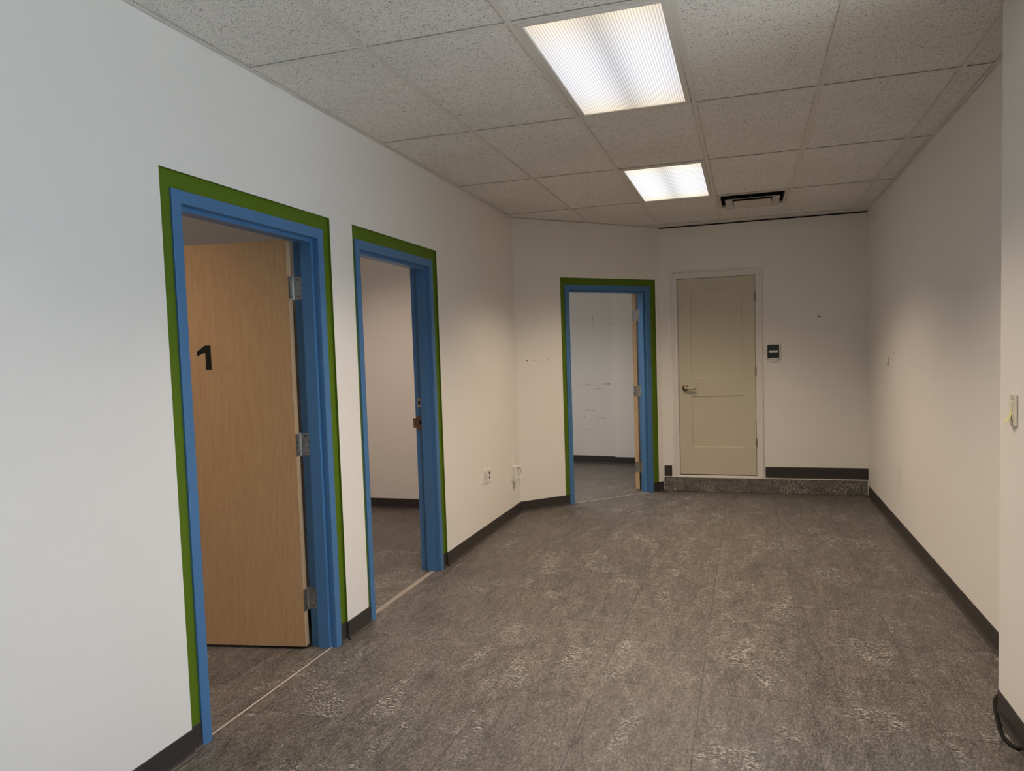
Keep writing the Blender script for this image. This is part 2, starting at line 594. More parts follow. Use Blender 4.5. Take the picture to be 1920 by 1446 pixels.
# ------------------------------------------------------------------ windows
def window(name, mtx, a, b, z0, z1, th, nx, label):
    e = tag(empty(name, mtx @ T((a, 0, z0))), label, kind='structure')
    W_, H_ = b - a, z1 - z0
    f = MB()
    for x0, x1, y0, y1 in ((0, .06, 0, H_), (W_ - .06, W_, 0, H_), (.06, W_ - .06, 0, .06), (.06, W_ - .06, H_ - .06, H_)):
        f.box(x0, x1, .02, th - .02, y0, y1)
    make('window_frame', f, M_ALU, e, bevel=.004)
    for i in range(1, nx):
        g = MB()
        x = W_ * i / nx
        g.box(x - .025, x + .025, .03, th - .03, .06, H_ - .06)
        make('mullion', g, M_ALU, e)
    for i in range(nx):
        g = MB()
        g.box(max(.06, W_ * i / nx + .02), min(W_ - .06, W_ * (i + 1) / nx - .02), th / 2 - .003, th / 2 + .003, .06, H_ - .06)
        make('pane', g, M_GLASS, e)


window('window_1', MFW, *WIN[:2], *WIN[2:], 0.12, 3, 'shop window in the bay behind the pier')
window('window_2', M3L, 1.75, 2.75, 0.9, 2.1, 0.1, 2, 'window added to light the rear room')  # unseen window, added to brighten the rear room

# ------------------------------------------------------------------ floor
f = MB()
f.box(-4.7, XE + .1, YF - .12, 10.0, -0.12, -0.003)
floor = tag(make('floor', f, M_JOINT), 'grey slate look vinyl tile floor', kind='structure')


def clip_poly(poly, clip):
    for i in range(len(clip)):
        ax, ay = clip[i]
        bx, by = clip[(i + 1) % len(clip)]
        inside = lambda p: (bx - ax) * (p[1] - ay) - (by - ay) * (p[0] - ax) >= -1e-9
        outp = []
        for j in range(len(poly)):
            p, r = poly[j], poly[(j + 1) % len(poly)]
            if inside(p):
                outp.append(p)
            if inside(p) != inside(r):
                d1 = (bx - ax) * (p[1] - ay) - (by - ay) * (p[0] - ax)
                d2 = (bx - ax) * (r[1] - ay) - (by - ay) * (r[0] - ax)
                t_ = d1 / (d1 - d2)
                outp.append((p[0] + (r[0] - p[0]) * t_, p[1] + (r[1] - p[1]) * t_))
        poly = outp
        if len(poly) < 3:
            return []
    return poly


TW, TL, GAP = 0.4475, 0.8975, 0.0016
TX0 = -0.2105
whole = MB()
whole.prism([(GAP / 2, GAP / 2), (TW - GAP / 2, GAP / 2), (TW - GAP / 2, TL - GAP / 2), (GAP / 2, TL - GAP / 2)], 'z', -0.003, 0.0)
whole_me = whole.mesh('floor_tile', M_SLATE)
STAG = {0: 3.19, 1: 3.49, 2: 3.03, 3: 3.35, -1: 3.21, -2: 3.915, -3: 3.49, -4: 2.59}


def lay_tiles(clip, ox=0.0, oy=0.0):
    xs = [p[0] for p in clip]
    ys = [p[1] for p in clip]
    i0 = math.floor((min(xs) - TX0 - ox) / TW)
    i1 = math.floor((max(xs) - TX0 - ox) / TW)
    for i in range(i0, i1 + 1):
        x = TX0 + ox + i * TW
        ph = STAG.get(i, 2.6 + (i * 0.37) % 0.9) + oy
        j0 = math.floor((min(ys) - ph) / TL)
        j1 = math.floor((max(ys) - ph) / TL)
        for j in range(j0, j1 + 1):
            y = ph + j * TL
            h = GAP / 2
            full = [(x + h, y + h), (x + TW - h, y + h), (x + TW - h, y + TL - h), (x + h, y + TL - h)]
            poly = clip_poly(full, clip)
            if len(poly) < 3:
                continue
            ar = abs(sum(p[0] * r[1] - r[0] * p[1] for p, r in zip(poly, poly[1:] + poly[:1]))) / 2
            if ar < 0.002:
                continue
            if ar > (TW - GAP) * (TL - GAP) - 1e-5:
                put('floor_tile', whole_me, floor, T((x, y, 0)))
            else:
                g = MB()
                g.prism([(p[0] - x, p[1] - y) for p in poly], 'z', -0.003, 0.0)
                make('floor_tile', g, M_SLATE, floor, T((x, y, 0)))


_t = ((B[0] - A[0]) / LD, (B[1] - A[1]) / LD)
_p = (A[0] - _t[1] * .095, A[1] + _t[0] * .095)          # diagonal line shifted into the doorway
_on = lambda x=None, y=None: (x, _p[1] + (x - _p[0]) * _t[1] / _t[0]) if y is None else (_p[0] + (y - _p[1]) * _t[0] / _t[1], y)
hall = [(-2.1192, YF), (XR, YF), (XR, YB), _on(y=YB), _on(x=-2.1192)]
lay_tiles(hall)
lay_tiles([(XR + .0005, YF), (XE, YF), (XE, YE), (XR + .0005, YE)])
lay_tiles([(-4.6, -.2), (-2.12, -.2), (-2.12, 3.5), (-4.6, 3.5)], 0.12, 0.843)
lay_tiles([(-4.6, 3.59), (-2.12, 3.59), (-2.12, 6.53), (-4.6, 6.53)], 0.30, 0.21)
dt = ((B[0] - A[0]) / LD, (B[1] - A[1]) / LD)
dn = (-dt[1], dt[0])
q0 = (A[0] + dn[0] * .095 + dt[0] * .0, A[1] + dn[1] * .095)
q1 = (B[0] + dn[0] * .095 + dt[0] * .05, B[1] + dn[1] * .095 + dt[1] * .05)
lay_tiles([(-3.45, 6.66), _on(y=6.66), _on(x=-0.74), (-0.74, 9.6), (-3.45, 9.9)], 0.2, 0.4)

# ------------------------------------------------------------------ baseboards (vinyl cove base)
BH = 0.100
PROF = [(0, 0), (-.017, 0), (-.016, .003), (-.008, .010), (-.0045, .020), (-.0035, BH - .004), (-.0018, BH), (0, BH)]


def base_run(name, mtx, runs, z=0.0, label=None, prof=PROF, caps=()):
    b = MB()
    for (s0, s1, d) in runs:
        b.prism([(p[0] + d, p[1] + z) for p in prof], 'x', s0, s1)
    for s_ in caps:                       # vinyl folded round the edge of a recess
        b.box(s_ - .0025, s_ + .0025, -.0035, RC, z, z + BH)
    o = make(name, b, M_BASE, matrix=mtx)
    tag(o, label, kind='structure')
    return o


base_run('baseboard_left', ML, [(YF, 2.212, 0), (2.212, 2.274, RC), (3.310, 3.372, RC), (3.372, 3.601, 0), (3.601, 3.640, RC), (4.688, 4.755, RC), (4.755, 6.5555, 0)],
         label='charcoal vinyl baseboard along the left wall', caps=(2.2125, 3.3715, 3.6015, 4.7545))
base_run('baseboard_diagonal', MD, [(-0.002, 0.509, 0), (0.509, 0.566, RC), (1.604, 1.674, RC), (1.674, LD - .004, 0)], label='charcoal vinyl baseboard along the diagonal wall', caps=(.5095, 1.6735))
FLAT = [(0, 0), (-.008, 0), (-.0045, .012), (-.0035, .109), (-.002, .113), (0, .113)]
base_run('baseboard_back', MK, [(-.846, -.766, 0), (.166, XR - .004, 0)], 0.157, 'black vinyl baseboard above the step on the back wall', FLAT)
base_run('baseboard_right', MR, [(-YB + .02, -YP + .01, 0)], label='charcoal vinyl baseboard along the right wall')
base_run('baseboard_pier', MP, [(-YP + .003, -YE, 0)], label='charcoal vinyl baseboard on the wall pier')
base_run('baseboard_office', wall_matrix((-4.6, 6.53), (1, 0)), [(0.01, 2.4, 0)], label='black vinyl baseboard in the second room')
base_run('baseboard_partition', wall_matrix((-4.6, 3.5), (1, 0)), [(0.01, 2.4, 0)], label='black vinyl baseboard in the first room')
base_run('baseboard_rear', M3, [(0.02, 1.797, 0)], label='black vinyl baseboard under the scuffed wall')
base_run('baseboard_rear', wall_matrix((-1.672, 9.572), (1.072, -.072)), [(-0.002, .92, 0)], label='black vinyl baseboard under the wall step of the rear room')

base_run('baseboard_rear', wall_matrix((-1.672, 9.622), (0, -1)), [(-.004, .054, 0)], label='black vinyl baseboard on the side of the wall step')

# ------------------------------------------------------------------ step below the back wall
step = tag(empty('trim_1', MK), 'low tiled step riser with pale metal edge under the beige door', kind='structure')
edges = [-0.850, -0.632, -0.320, -0.008, 0.304, 0.618, 0.930, XR - .012]
for a, b in zip(edges, edges[1:]):
    g = MB()
    g.box(a + .0012, b - .0012, -0.010, 0, 0.002, 0.149)
    make('riser_tile', g, M_RISER, step, Matrix.Rotation(0, 4, 'X'), bevel=.0008, seg=1)
g = MB()
g.box(edges[0], edges[-1], -0.006, 0.0, 0.0, 0.150)
make('joint_backing', g, M_JOINT, step)
g = MB()
g.prism([(0, .149), (-.013, .149), (-.013, .155), (-.011, .157), (0, .157)], 'x', edges[0] - .002, XR - .004)
make('edge_strip', g, M_TRIM, step)

# ------------------------------------------------------------------ blue door frames
# profile of a double rabbet steel frame: (offset towards the opening, depth into the wall)
FP = [(0, .014), (0, .0045), (.003, .0035), (.047, .0035), (.05, .0045), (.05, .036), (.0695, .036), (.0695, .099), (.05, .099),
      (.05, .1515), (.0, .1515), (.0, .1400), (.03, .1400), (.03, .03), (.02, .014)]


def door_frame(parent, w_, h_):
    mb = MB()
    path = [((0, 0), (1, 0)), ((0, h_), (1, -1)), ((w_, h_), (-1, -1)), ((w_, 0), (-1, 0))]
    n = len(FP)
    base = len(mb.v)
    for (px, pz), (ox, oz) in path:
        for (o_, d_) in FP:
            mb.v.append((px + ox * o_, d_, pz + oz * o_))
    for k in range(3):
        for i in range(n):
            j = (i + 1) % n
            mb.f.append((base + k * n + i, base + k * n + j, base + (k + 1) * n + j, base + (k + 1) * n + i))
            mb.mi.append(0)
    mb.f.append(tuple(base + i for i in range(n)))
    mb.f.append(tuple(base + 3 * n + i for i in range(n))[::-1])
    mb.mi += [0, 0]
    o = make('door_frame', mb, M_BLUE, parent)
    return o


def hinge_leaf(name, parent, mtx, flip=1):
    """plate 45 x 114 mm with four screws in local XZ, facing -Y"""
    mb = MB()
    mb.box(0 if flip > 0 else -.046, .046 if flip > 0 else 0, -.0022, 0.0, -.057, .057)
    o = make(name, mb, M_HINGE, parent, mtx, bevel=.0008, seg=1)
    return o


M_SCREW = mat('dark_screw_recess', (0.03, 0.022, 0.018), 0.5, 0.6)


def screws(mb, x0, x1, y, zc):
    for (x, z) in ((x0, .043), (x1, .015), (x1, -.015), (x0, -.043)):
        c = [(x + .0042 * math.cos(a * math.pi / 4), zc + z + .0042 * math.sin(a * math.pi / 4)) for a in range(8)]
        mb.prism(c, 'y', y - .0006, y + .001)


def hang_leaf(door, w_, pivot, ang, leaf_w, leaf_h, hz, numeral=None, room_side_numeral=False):
    """leaf hung on the far jamb. pivot in door coordinates; ang = opening angle in degrees.
    leaf coords: X from the pivot along the leaf, Y depth (hall face at Y=-0.050, room face at -0.006)."""
    # closed: leaf runs along -X of the door, hall face towards -Y
    R = Matrix.Rotation(math.radians(-ang), 4, 'Z')
    leaf = empty('door_leaf', T((pivot[0], pivot[1], 0)) @ R, door)
    body = MB()
    body.box(-.003 - leaf_w, -.003, -.050, -.006, .014, .014 + leaf_h, 0, {'+x': 1, '-x': 1})
    me = body.mesh('door_leaf', [M_WOOD, M_WEDGE], bevel=.0012, seg=1)
    # the leaf itself is a mesh so hinges and numeral hang on it
    bpy.data.objects.remove(leaf, do_unlink=True)
    leaf = put('door_leaf', me, door, T((pivot[0], pivot[1], 0)) @ R)
    for z in hz:
        h = MB()
        h.box(-.0032, -.0008, -.0500, -.006, z - .057, z + .057)                     # plate let into the leaf edge
        h2 = put('hinge', h.mesh('hinge', M_HINGE), leaf)
        s = MB()
        for (yy, zz) in ((-.018, .043), (-.040, .015), (-.040, -.015), (-.018, -.043)):
            c = [(yy + .0042 * math.cos(a * math.pi / 4), z + zz + .0042 * math.sin(a * math.pi / 4)) for a in range(8)]
            s.prism(c, 'x', -.001, -.0004)
        # screws join the hinge mesh as a second material
        h2.data = join_mesh('hinge', [(h, 0), (s, 1)], [M_HINGE, M_SCREW])
    return leaf


def join_mesh(name, items, mats, bevel=0.0, smooth=False):
    big = MB()
    for mb, i in items:
        b = len(big.v)
        big.v += mb.v
        big.f += [tuple(b + k for k in f_) for f_ in mb.f]
        big.mi += [i] * len(mb.f)
    return big.mesh(name, mats, bevel, 1, smooth)


def jamb_hinge(door, x, y0, pivot, z):
    """plate on the jamb rabbet (face x, looking to -X) plus the knuckle at the pivot"""
    p = MB()
    p.box(x - .0022, x, y0, pivot[1] - .002, z - .057, z + .057)
    s = MB()
    for (yy, zz) in ((y0 + .030, .043), (y0 + .010, .015), (y0 + .010, -.015), (y0 + .030, -.043)):
        c = [(yy + .0042 * math.cos(a * math.pi / 4), z + zz + .0042 * math.sin(a * math.pi / 4)) for a in range(8)]
        s.prism(c, 'x', x - .0028, x - .002)
    k = MB()
    segs = [(-.060, -.057, .0045)] + [(-.057 + i * .0228, -.057 + (i + 1) * .0228 - .0008, .0068) for i in range(5)] + [(.057, .062, .0045)]
    for (z0, z1, r) in segs:
        k.tube([(pivot[0], pivot[1], z + z0), (pivot[0], pivot[1], z + z1)], r, 12)
    me = join_mesh('hinge', [(p, 0), (s, 1), (k, 2)], [M_HINGE, M_SCREW, M_NICKEL])
    put('hinge', me, door)


# ---- door 1: leaf stands open into the first room
def blue_door(name, mtx, d, label):
    (a, b, top, fl, fr, ft) = d
    e = tag(empty(name, mtx @ T((fl, 0, 0))), label, kind='structure')
    door_frame(e, fr - fl, ft)
    return e, fr - fl, ft


HZ = [1.862, 1.062, 0.256]
d1, w1, h1 = blue_door('door_1', ML, DOORS_L[0], 'nearest blue framed doorway with birch door marked 1 standing open')
piv1 = (w1 - .05 - .006, .1575)
leaf1 = hang_leaf(d1, w1, piv1, 80.6, 0.915, 2.085, HZ)
for z in HZ:
    jamb_hinge(d1, w1 - .05, .101, piv1, z)
# numeral on the hall face
num = MB()
sh = [(0, .76), (.58, 1.0), (1.0, 1.0), (1.0, 0), (.60, 0), (.60, .715), (0, .565)]
num.prism([(-.003 - .512 + x_ * .076, 1.463 + z_ * .123) for x_, z_ in sh], 'y', -.0512, -.0499)
make('numeral', num, M_BLACK, leaf1)['label'] = 'black numeral 1 stuck on the door'
st = MB()
st.box(-.05, w1 + .0 - .045, .030, .038, 0.0, .0022)
make('threshold_strip', st, M_STRIP, d1, bevel=.0008)

# ---- door 2: frame only, leaf swung out of sight
d2, w2, h2_ = blue_door('door_2', ML, DOORS_L[1], 'second blue framed doorway, empty with strike plates on its jamb')
for (z0, z1, y0, y1, m_, lip) in ((1.148, 1.208, .106, .136, M_HINGE, 0), (.985, 1.085, .103, .146, M_BRONZE, 1)):
    p = MB()
    p.box(w2 - .0522, w2 - .0498, y0, y1, z0, z1)
    if lip:
        p.box(w2 - .0535, w2 - .0505, y1 - .002, y1 + .024, z0 + .02, z1 - .018)
    h = MB()
    zc, yc = (z0 + z1) / 2 + (.004 if lip else 0), (y0 + y1) / 2 - (.008 if lip else 0)
    h.box(w2 - .0526, w2 - .0515, yc - .008, yc + .008, zc - .014, zc + .014)
    put('strike_plate', join_mesh('strike_plate', [(p, 0), (h, 1)], [m_, M_NEAR_BLACK]), d2)
st = MB()
st.box(-.0, w2 - .045, .040, .075, 0.0, .0018)
make('threshold_strip', st, mat('grey_threshold', (0.30, 0.265, 0.235), .5), d2, bevel=.0006)

# ---- door 3 in the diagonal wall
d3, w3_, h3 = blue_door('door_3', MD, DOOR_D[0], 'far blue framed doorway in the diagonal wall with door open inward')
piv3 = (w3_ - .05 - .006, .1575)
leaf3 = hang_leaf(d3, w3_, piv3, 132, 0.915, 2.085, HZ)
for z in HZ:
    jamb_hinge(d3, w3_ - .05, .101, piv3, z)
st = MB()
st.box(.045, w3_ - .045, .030, .038, 0.0, .0022)
make('threshold_strip', st, M_STRIP, d3, bevel=.0008)

# ------------------------------------------------------------------ beige panel door on the step
d4 = tag(empty('door_4', MK @ T((0, 0, 0.157))), 'closed beige two panel door with white casing above the step', kind='structure')
Z0 = 0.0
LX0, LX1, LZ0, LZ1 = -0.678, 0.080, 0.028, 2.050
# casing: stepped profile on three sides
cs = MB()
CO = dict(l=-0.742, r=0.150, t=2.119)
CI = dict(l=-0.686, r=0.088, t=2.058)
prof = [(0, 0), (0, -.016), (.004, -.018), (.022, -.018), (.026, -.013), (.050, -.012), (.056, -.008), (.056, 0)]
path = [((CO['l'], 0), (1, 0)), ((CO['l'], CO['t']), (1, -1)), ((CO['r'], CO['t']), (-1, -1)), ((CO['r'], 0), (-1, 0))]
n = len(prof)
for (px, pz), (ox, oz) in path:
    for o_, d_ in prof:
        cs.v.append((px + ox * o_, d_, pz + oz * o_))
for k in range(3):
    for i in range(n):
        j = (i + 1) % n
        cs.f.append((k * n + i, k * n + j, (k + 1) * n + j, (k + 1) * n + i))
        cs.mi.append(0)
cs.f += [tuple(range(n)), tuple(range(3 * n, 4 * n))[::-1]]
cs.mi += [0, 0]
make('casing', cs, M_TRIM, d4)
jb = MB()
jb.box(BX0, LX0 - .004, 0.0, TH, 0, LZ1 + .02)
jb.box(LX1 + .004, BX1, 0.0, TH, 0, LZ1 + .02)
jb.box(BX0, BX1, 0.0, TH, LZ1 + .005, BZ1 - .157)
jb.box(LX0 - .004, LX1 + .004, .055, TH, 0.0, LZ1 + .02)
make('door_jamb', jb, M_TRIM, d4)
th = MB()
th.box(LX0 - .003, LX1 + .003, -.006, .05, 0.0, .017)
make('sill', th, mat('white_sill', (0.85, 0.82, 0.78), .35), d4, bevel=.002)
# leaf with two recessed panels
lf = MB()
yf = -.002
px0, px1 = -0.553, -0.043
rows = [(LZ0, .310, None), (.310, .845, 1), (.845, 1.026, None), (1.026, 1.928, 1), (1.928, LZ1, None)]
lf.box(LX0, px0, yf, .040, LZ0, LZ1)
lf.box(px1, LX1, yf, .040, LZ0, LZ1)
for (a, b, pnl) in rows:
    if not pnl:
        lf.box(px0, px1, yf, .040, a, b)
leaf4 = make('door_leaf', lf, M_BEIGE, d4)
for (a, b, pnl) in rows:
    if pnl:
        g = MB()
        # sloped sticking then flat panel
        o_, i_ = [(px0, a), (px1, a), (px1, b), (px0, b)], [(px0 + .009, a + .009), (px1 - .009, a + .009), (px1 - .009, b - .009), (px0 + .009, b - .009)]
        for k in range(4):
            k2 = (k + 1) % 4
            g.quad([(o_[k][0], yf + .0015, o_[k][1]), (o_[k2][0], yf + .0015, o_[k2][1]), (i_[k2][0], yf + .010, i_[k2][1]), (i_[k][0], yf + .010, i_[k][1])])
        g.quad([(p[0], yf + .010, p[1]) for p in i_])
        make('door_panel', g, M_BEIGE, leaf4)
for z in (1.995 - .157, 1.242 - .157, 0.515 - .157):
    k = MB()
    k.tube([(LX1 + .003, -.007, z - .045), (LX1 + .003, -.007, z + .045)], .0065, 10)
    k.box(LX1 - .004, LX1 + .003, -.004, -.0015, z - .044, z + .044)
    make('hinge', k, mat('dull_nickel_hinge', (0.30, 0.26, 0.21), .4, .8), d4)
# lever handle
hx, hz_ = -0.615, 1.084 - .157
hd = MB()
hd.tube([(hx, yf, hz_), (hx, yf - .006, hz_), (hx, yf - .011, hz_)], [.033, .033, .029], 28)
hd.tube([(hx, yf - .010, hz_), (hx, yf - .045, hz_)], .011, 14)
lv = MB()
lv.tube([(hx - .010, yf - .048, hz_ + .002), (hx + .02, yf - .050, hz_ + .001), (hx + .06, yf - .050, hz_ - .002), (hx + .10, yf - .047, hz_ - .006), (hx + .113, yf - .044, hz_ - .007)],
        [.0115, .012, .011, .0105, .008], 14)
hobj = make('door_handle', hd, M_BRONZE, leaf4, smooth=True)
make('lever', lv, M_NICKEL, leaf4, smooth=True)
sp = MB()
sp.box(LX0 - .0045, LX0 + .0005, -.004, .004, hz_ - .05, hz_ + .05)
make('latch_strike', sp, M_BRONZE, d4)

# ------------------------------------------------------------------ suspended ceiling
ceil = tag(empty('ceiling', T((0, 0, H))), 'suspended ceiling of white fissured boards in a steel grid', kind='structure')
GX = [-2.0737 + .6096 * i for i in range(0, 10)]
for i, d_ in {1: -.002, 2: .0046, 3: .0026, 4: -.0037, 5: .0024}.items():
    GX[i] += d_
GY = [2.7595 + 1.2192 * j for j in range(-5, 5)]
FLG = 0.012


def left_x(y):
    return -2.02807 - 0.00431 * y


def grid_bar(name, x0, x1, y0, y1, along, skip=0):
    """inverted tee: flange below, web above"""
    g = MB()
    if along == 'y':
        g.prism([(x0 - FLG, 0), (x0 + FLG, 0), (x0 + FLG, .0012), (x0 + .001, .0012), (x0 + .001, .03), (x0 - .001, .03), (x0 - .001, .0012), (x0 - FLG, .0012)], 'y', y0, y1)
    else:
        g.prism([(y0 - FLG, 0.0004), (y0 + FLG, 0.0004), (y0 + FLG, .0016), (y0 + .001, .0016), (y0 + .001, .03), (y0 - .001, .03), (y0 - .001, .0016), (y0 - FLG, .0016)], 'x', x0, x1)
    return make(name, g, M_GRID, ceil)


HALLP = [(left_x(YF) + .001, YF), (XR - .002, YF), (XR - .002, YB - .012), (B[0] + .01, YB - .012), (A[0] + .012, A[1] - .004)]


def hall_range_y(x):
    """y extent of the hall (or bay) ceiling at a given x"""
    if x > XR:
        return YF, YE
    yb = YB - .012
    if x < B[0]:
        yb = A[1] + (x - A[0]) * (B[1] - A[1]) / (B[0] - A[0]) - .012
    return YF, yb


for i in range(1, 9):
    x = GX[i]
    if x > XE - .05:
        continue
    y0, y1 = hall_range_y(x)
    grid_bar('grid_runner', x, x, y0, y1, 'y')
LIGHT_CELLS = [(2, 6), (2, 4), (2, 8)]      # column index i (between GX[i], GX[i+1]), row index j
VENT_CELL = (3, 8)
tile_whole = {}


def ceiling_board(x0, x1, y0, y1, clip):
    poly = [(x0, y0), (x1, y0), (x1, y1), (x0, y1)]
    full = (x1 - x0) * (y1 - y0)
    poly = clip_poly(poly, clip)
    if len(poly) < 3:
        return
    ar = abs(sum(p[0] * r[1] - r[0] * p[1] for p, r in zip(poly, poly[1:] + poly[:1]))) / 2
    if ar < .004:
        return
    key = (round(x1 - x0, 3), round(y1 - y0, 3))
    if ar > full - 1e-5:
        if key not in tile_whole:
            g = MB()
            g.box(0, x1 - x0, 0, y1 - y0, .0045, .019)
            tile_whole[key] = g.mesh('ceiling_board', M_TILE)
        put('ceiling_board', tile_whole[key], ceil, T((x0, y0, random.uniform(0, .0008))))
    else:
        g = MB()
        g.prism([(p[0] - x0, p[1] - y0) for p in poly], 'z', .0045, .019)
        make('ceiling_board', g, M_TILE, ceil, T((x0, y0, 0)))


BAYP = [(XR, YF), (XE, YF), (XE, YE), (XR, YE)]
cols = [left_x(3) - .03] + GX[1:6] + [XR]
rows_y = [YF] + [y for y in GY if y > YF + .1] + [YB]
for a, b in zip(rows_y, rows_y[1:]):
    for x0, x1 in zip(cols, cols[1:]):
        i = cols.index(x0)
        # cell tests
        is_light = any(abs(x0 - GX[c]) < .02 and abs(a - GY[r]) < .02 for c, r in LIGHT_CELLS if r < len(GY)) and i in (1, 2, 3)
        is_light = abs(x0 - GX[2]) < .02 and any(abs(a - y) < .03 for y in (GY[5], GY[7], GY[3]))
        is_vent = abs(x0 - GX[3]) < .02 and abs(a - GY[8]) < .03
        if is_light:
            continue
        if is_vent:
            ceiling_board(x0 + .004, x1 - .004, a + .6096 + .004, b - .004, HALLP)
            continue
        ceiling_board(x0 + .004, x1 - .004, a + .004, b - .004, HALLP)
    # cross tees, one per cell
for y in rows_y[1:-1]:
    for x0, x1 in zip(cols, cols[1:]):
        xa, xb = x0 + FLG, x1 - FLG
        if x0 == cols[0]:
            xa = max(left_x(y) + .004, A[0] + (y - A[1]) * (B[0] - A[0]) / (B[1] - A[1]) + .01 if y > A[1] else -9)
        elif y > A[1]:
            xa = max(xa, A[0] + (y - A[1]) * (B[0] - A[0]) / (B[1] - A[1]) + .01)
        if x1 == XR:
            xb = XR - .004
        if xb - xa < .03:
            continue
        grid_bar('cross_tee', xa, xb, y, y, 'x')
grid_bar('cross_tee', GX[3] + FLG, GX[4] - FLG, GY[8] + .6096, GY[8] + .6096, 'x')
# bay ceiling boards (behind the pier)
bx = [XR] + [x for x in GX if x > XR + .1 and x < XE - .05] + [XE]
for a, b in zip([YF] + [y for y in GY if YF + .1 < y < YE - .05], [y for y in GY if YF + .1 < y < YE - .05] + [YE]):
    for x0, x1 in zip(bx, bx[1:]):
        ceiling_board(x0 + .004, x1 - .004, a + .004, b - .004, BAYP)


def wall_angle(mtx, s0, s1, off=0.0):
    g = MB()
    g.box(s0, s1, -.022 - off, -off, -.0004, .0010)
    g.box(s0, s1, -.0014 - off, -off, -.0004, .022)
    put('wall_angle', g.mesh('wall_angle', M_GRID), ceil, T((0, 0, 0)) @ mtx)


wall_angle(ML, YF, 6.55)
wall_angle(MD, 0.01, LD - .01)
wall_angle(MK, B[0] + .012, XR - .01, .012)
wall_angle(MR, -YB + .02, -YP)
wall_angle(MP, -YP, -YE)
# slabs over everything (dark plenum above the boards)
g = MB()
g.box(-4.8, XE + .2, YF - .2, 10.1, HT, HT + .15)
tag(make('ceiling_slab', g, M_NEAR_BLACK), 'dark structural slab above the suspended ceiling', kind='structure')
g = MB()
g.box(-4.6, -2.16, -.2, 6.6, H + .004, H + .02)
tag(make('ceiling_office', g, M_WALL), 'plain white ceiling of the side rooms', kind='structure')
g = MB()
g.prism([(-3.5, 6.65), (q0[0] - .05, 6.65), (q0[0], q0[1]), (q1[0], q1[1]), (-0.7, 7.95), (-0.7, 9.6), (-3.5, 9.95)], 'z', H + .004, H + .02)
tag(make('ceiling_rear', g, M_WALL), 'plain white ceiling of the rear room', kind='structure')

# ------------------------------------------------------------------ ceiling lights
CW, CL = .6096 - 2 * FLG - .004, 1.2192 - 2 * FLG - .004


def ceiling_light(x, y, label, warm, lo, watt, colour):
    e = tag(empty('ceiling_light', T((x, y, H))), label, 'light', 'recessed ceiling lights')
    hw, hl = CW / 2, CL / 2
    fb = .028
    f = MB()
    for (x0, x1, y0, y1) in ((-hw, hw, -hl, -hl + fb), (-hw, hw, hl - fb, hl), (-hw, -hw + fb, -hl + fb, hl - fb), (hw - fb, hw, -hl + fb, hl - fb)):
        f.box(x0, x1, y0, y1, -.002, .008)
    make('light_frame', f, M_GRID, e, bevel=.002, seg=1)
    # housing above the lens
    h = MB()
    h.box(-hw, hw, -hl, hl, .075, .085)
    for (x0, x1, y0, y1) in ((-hw, -hw + .004, -hl, hl), (hw - .004, hw, -hl, hl), (-hw, hw, -hl, -hl + .004), (-hw, hw, hl - .004, hl)):
        h.box(x0, x1, y0, y1, .008, .075)
    make('housing', h, M_GRID, e)
    # ribbed lens: prisms running along the fixture
    lx, ly = hw - fb, hl - fb
    nr = 44
    p = 2 * lx / nr
    l = MB()
    for k in range(nr):
        a = -lx + k * p
        l.quad([(a, -ly, .004), (a + p * .5, -ly, .0015), (a + p * .5, ly, .0015), (a, ly, .004)])
        l.quad([(a + p * .5, -ly, .0015), (a + p, -ly, .004), (a + p, ly, .004), (a + p * .5, ly, .0015)])
    make('lens', l, lens_mat('glowing_lens', warm, lo), e)
    ld = bpy.data.lights.new('lamp', 'AREA')
    ld.shape = 'RECTANGLE'
    ld.size, ld.size_y = 2 * lx, 2 * ly
    ld.energy = watt
    ld.color = colour
    ld.spread = math.radians(SPREAD)
    lo_ = bpy.data.objects.new('lamp', ld)
    COL.objects.link(lo_)
    lo_.parent = e
    lo_.location = (0, 0, -.004)
    return e


LX = (GX[2] + GX[3]) / 2
ceiling_light(LX, (GY[5] + GY[6]) / 2, 'large nearer recessed ceiling light with ribbed lens', (1.0, .86, .66), .36, LAMP_W, (1.0, .81, .62))
ceiling_light(LX, (GY[7] + GY[8]) / 2, 'smaller looking recessed ceiling light farther back beside the vent', (1.0, .90, .68), .42, LAMP_W, (1.0, .79, .585))
ceiling_light(LX, (GY[3] + GY[4]) / 2, 'recessed ceiling light above and behind the camera', (1.0, .88, .70), .36, LAMP_W * .42, (1.0, .86, .72))
# unseen fixtures added to brighten the side rooms
ceiling_light(-3.0, 2.0, 'added ceiling light brightening the first room', (1.0, .88, .70), .36, LAMP_W * .46, (1.0, .78, .60))
ceiling_light(-3.2, 5.2, 'added ceiling light brightening the second room', (1.0, .88, .70), .36, LAMP_W * .5, (1.0, .77, .62))
ceiling_light(-2.3, 7.75, 'added ceiling light brightening the rear room', (1.0, .88, .70), .36, LAMP_W * .7, (1.0, .92, .84))

# ------------------------------------------------------------------ ceiling vent
vx, vy = (GX[3] + GX[4]) / 2, GY[8] + .3048
vent = tag(empty('ceiling_vent', T((vx, vy, H))), 'white square ceiling air vent with nested louvres near the back wall', 'vent')


def ring(mb, a, za, b, zb):
    """square frustum ring between half sizes a (at za) and b (at zb)"""
    ca = [(-a, -a, za), (a, -a, za), (a, a, za), (-a, a, za)]
    cb = [(-b, -b, zb), (b, -b, zb), (b, b, zb), (-b, b, zb)]
    for k in range(4):
        k2 = (k + 1) % 4
        mb.quad([ca[k], ca[k2], cb[k2], cb[k]])


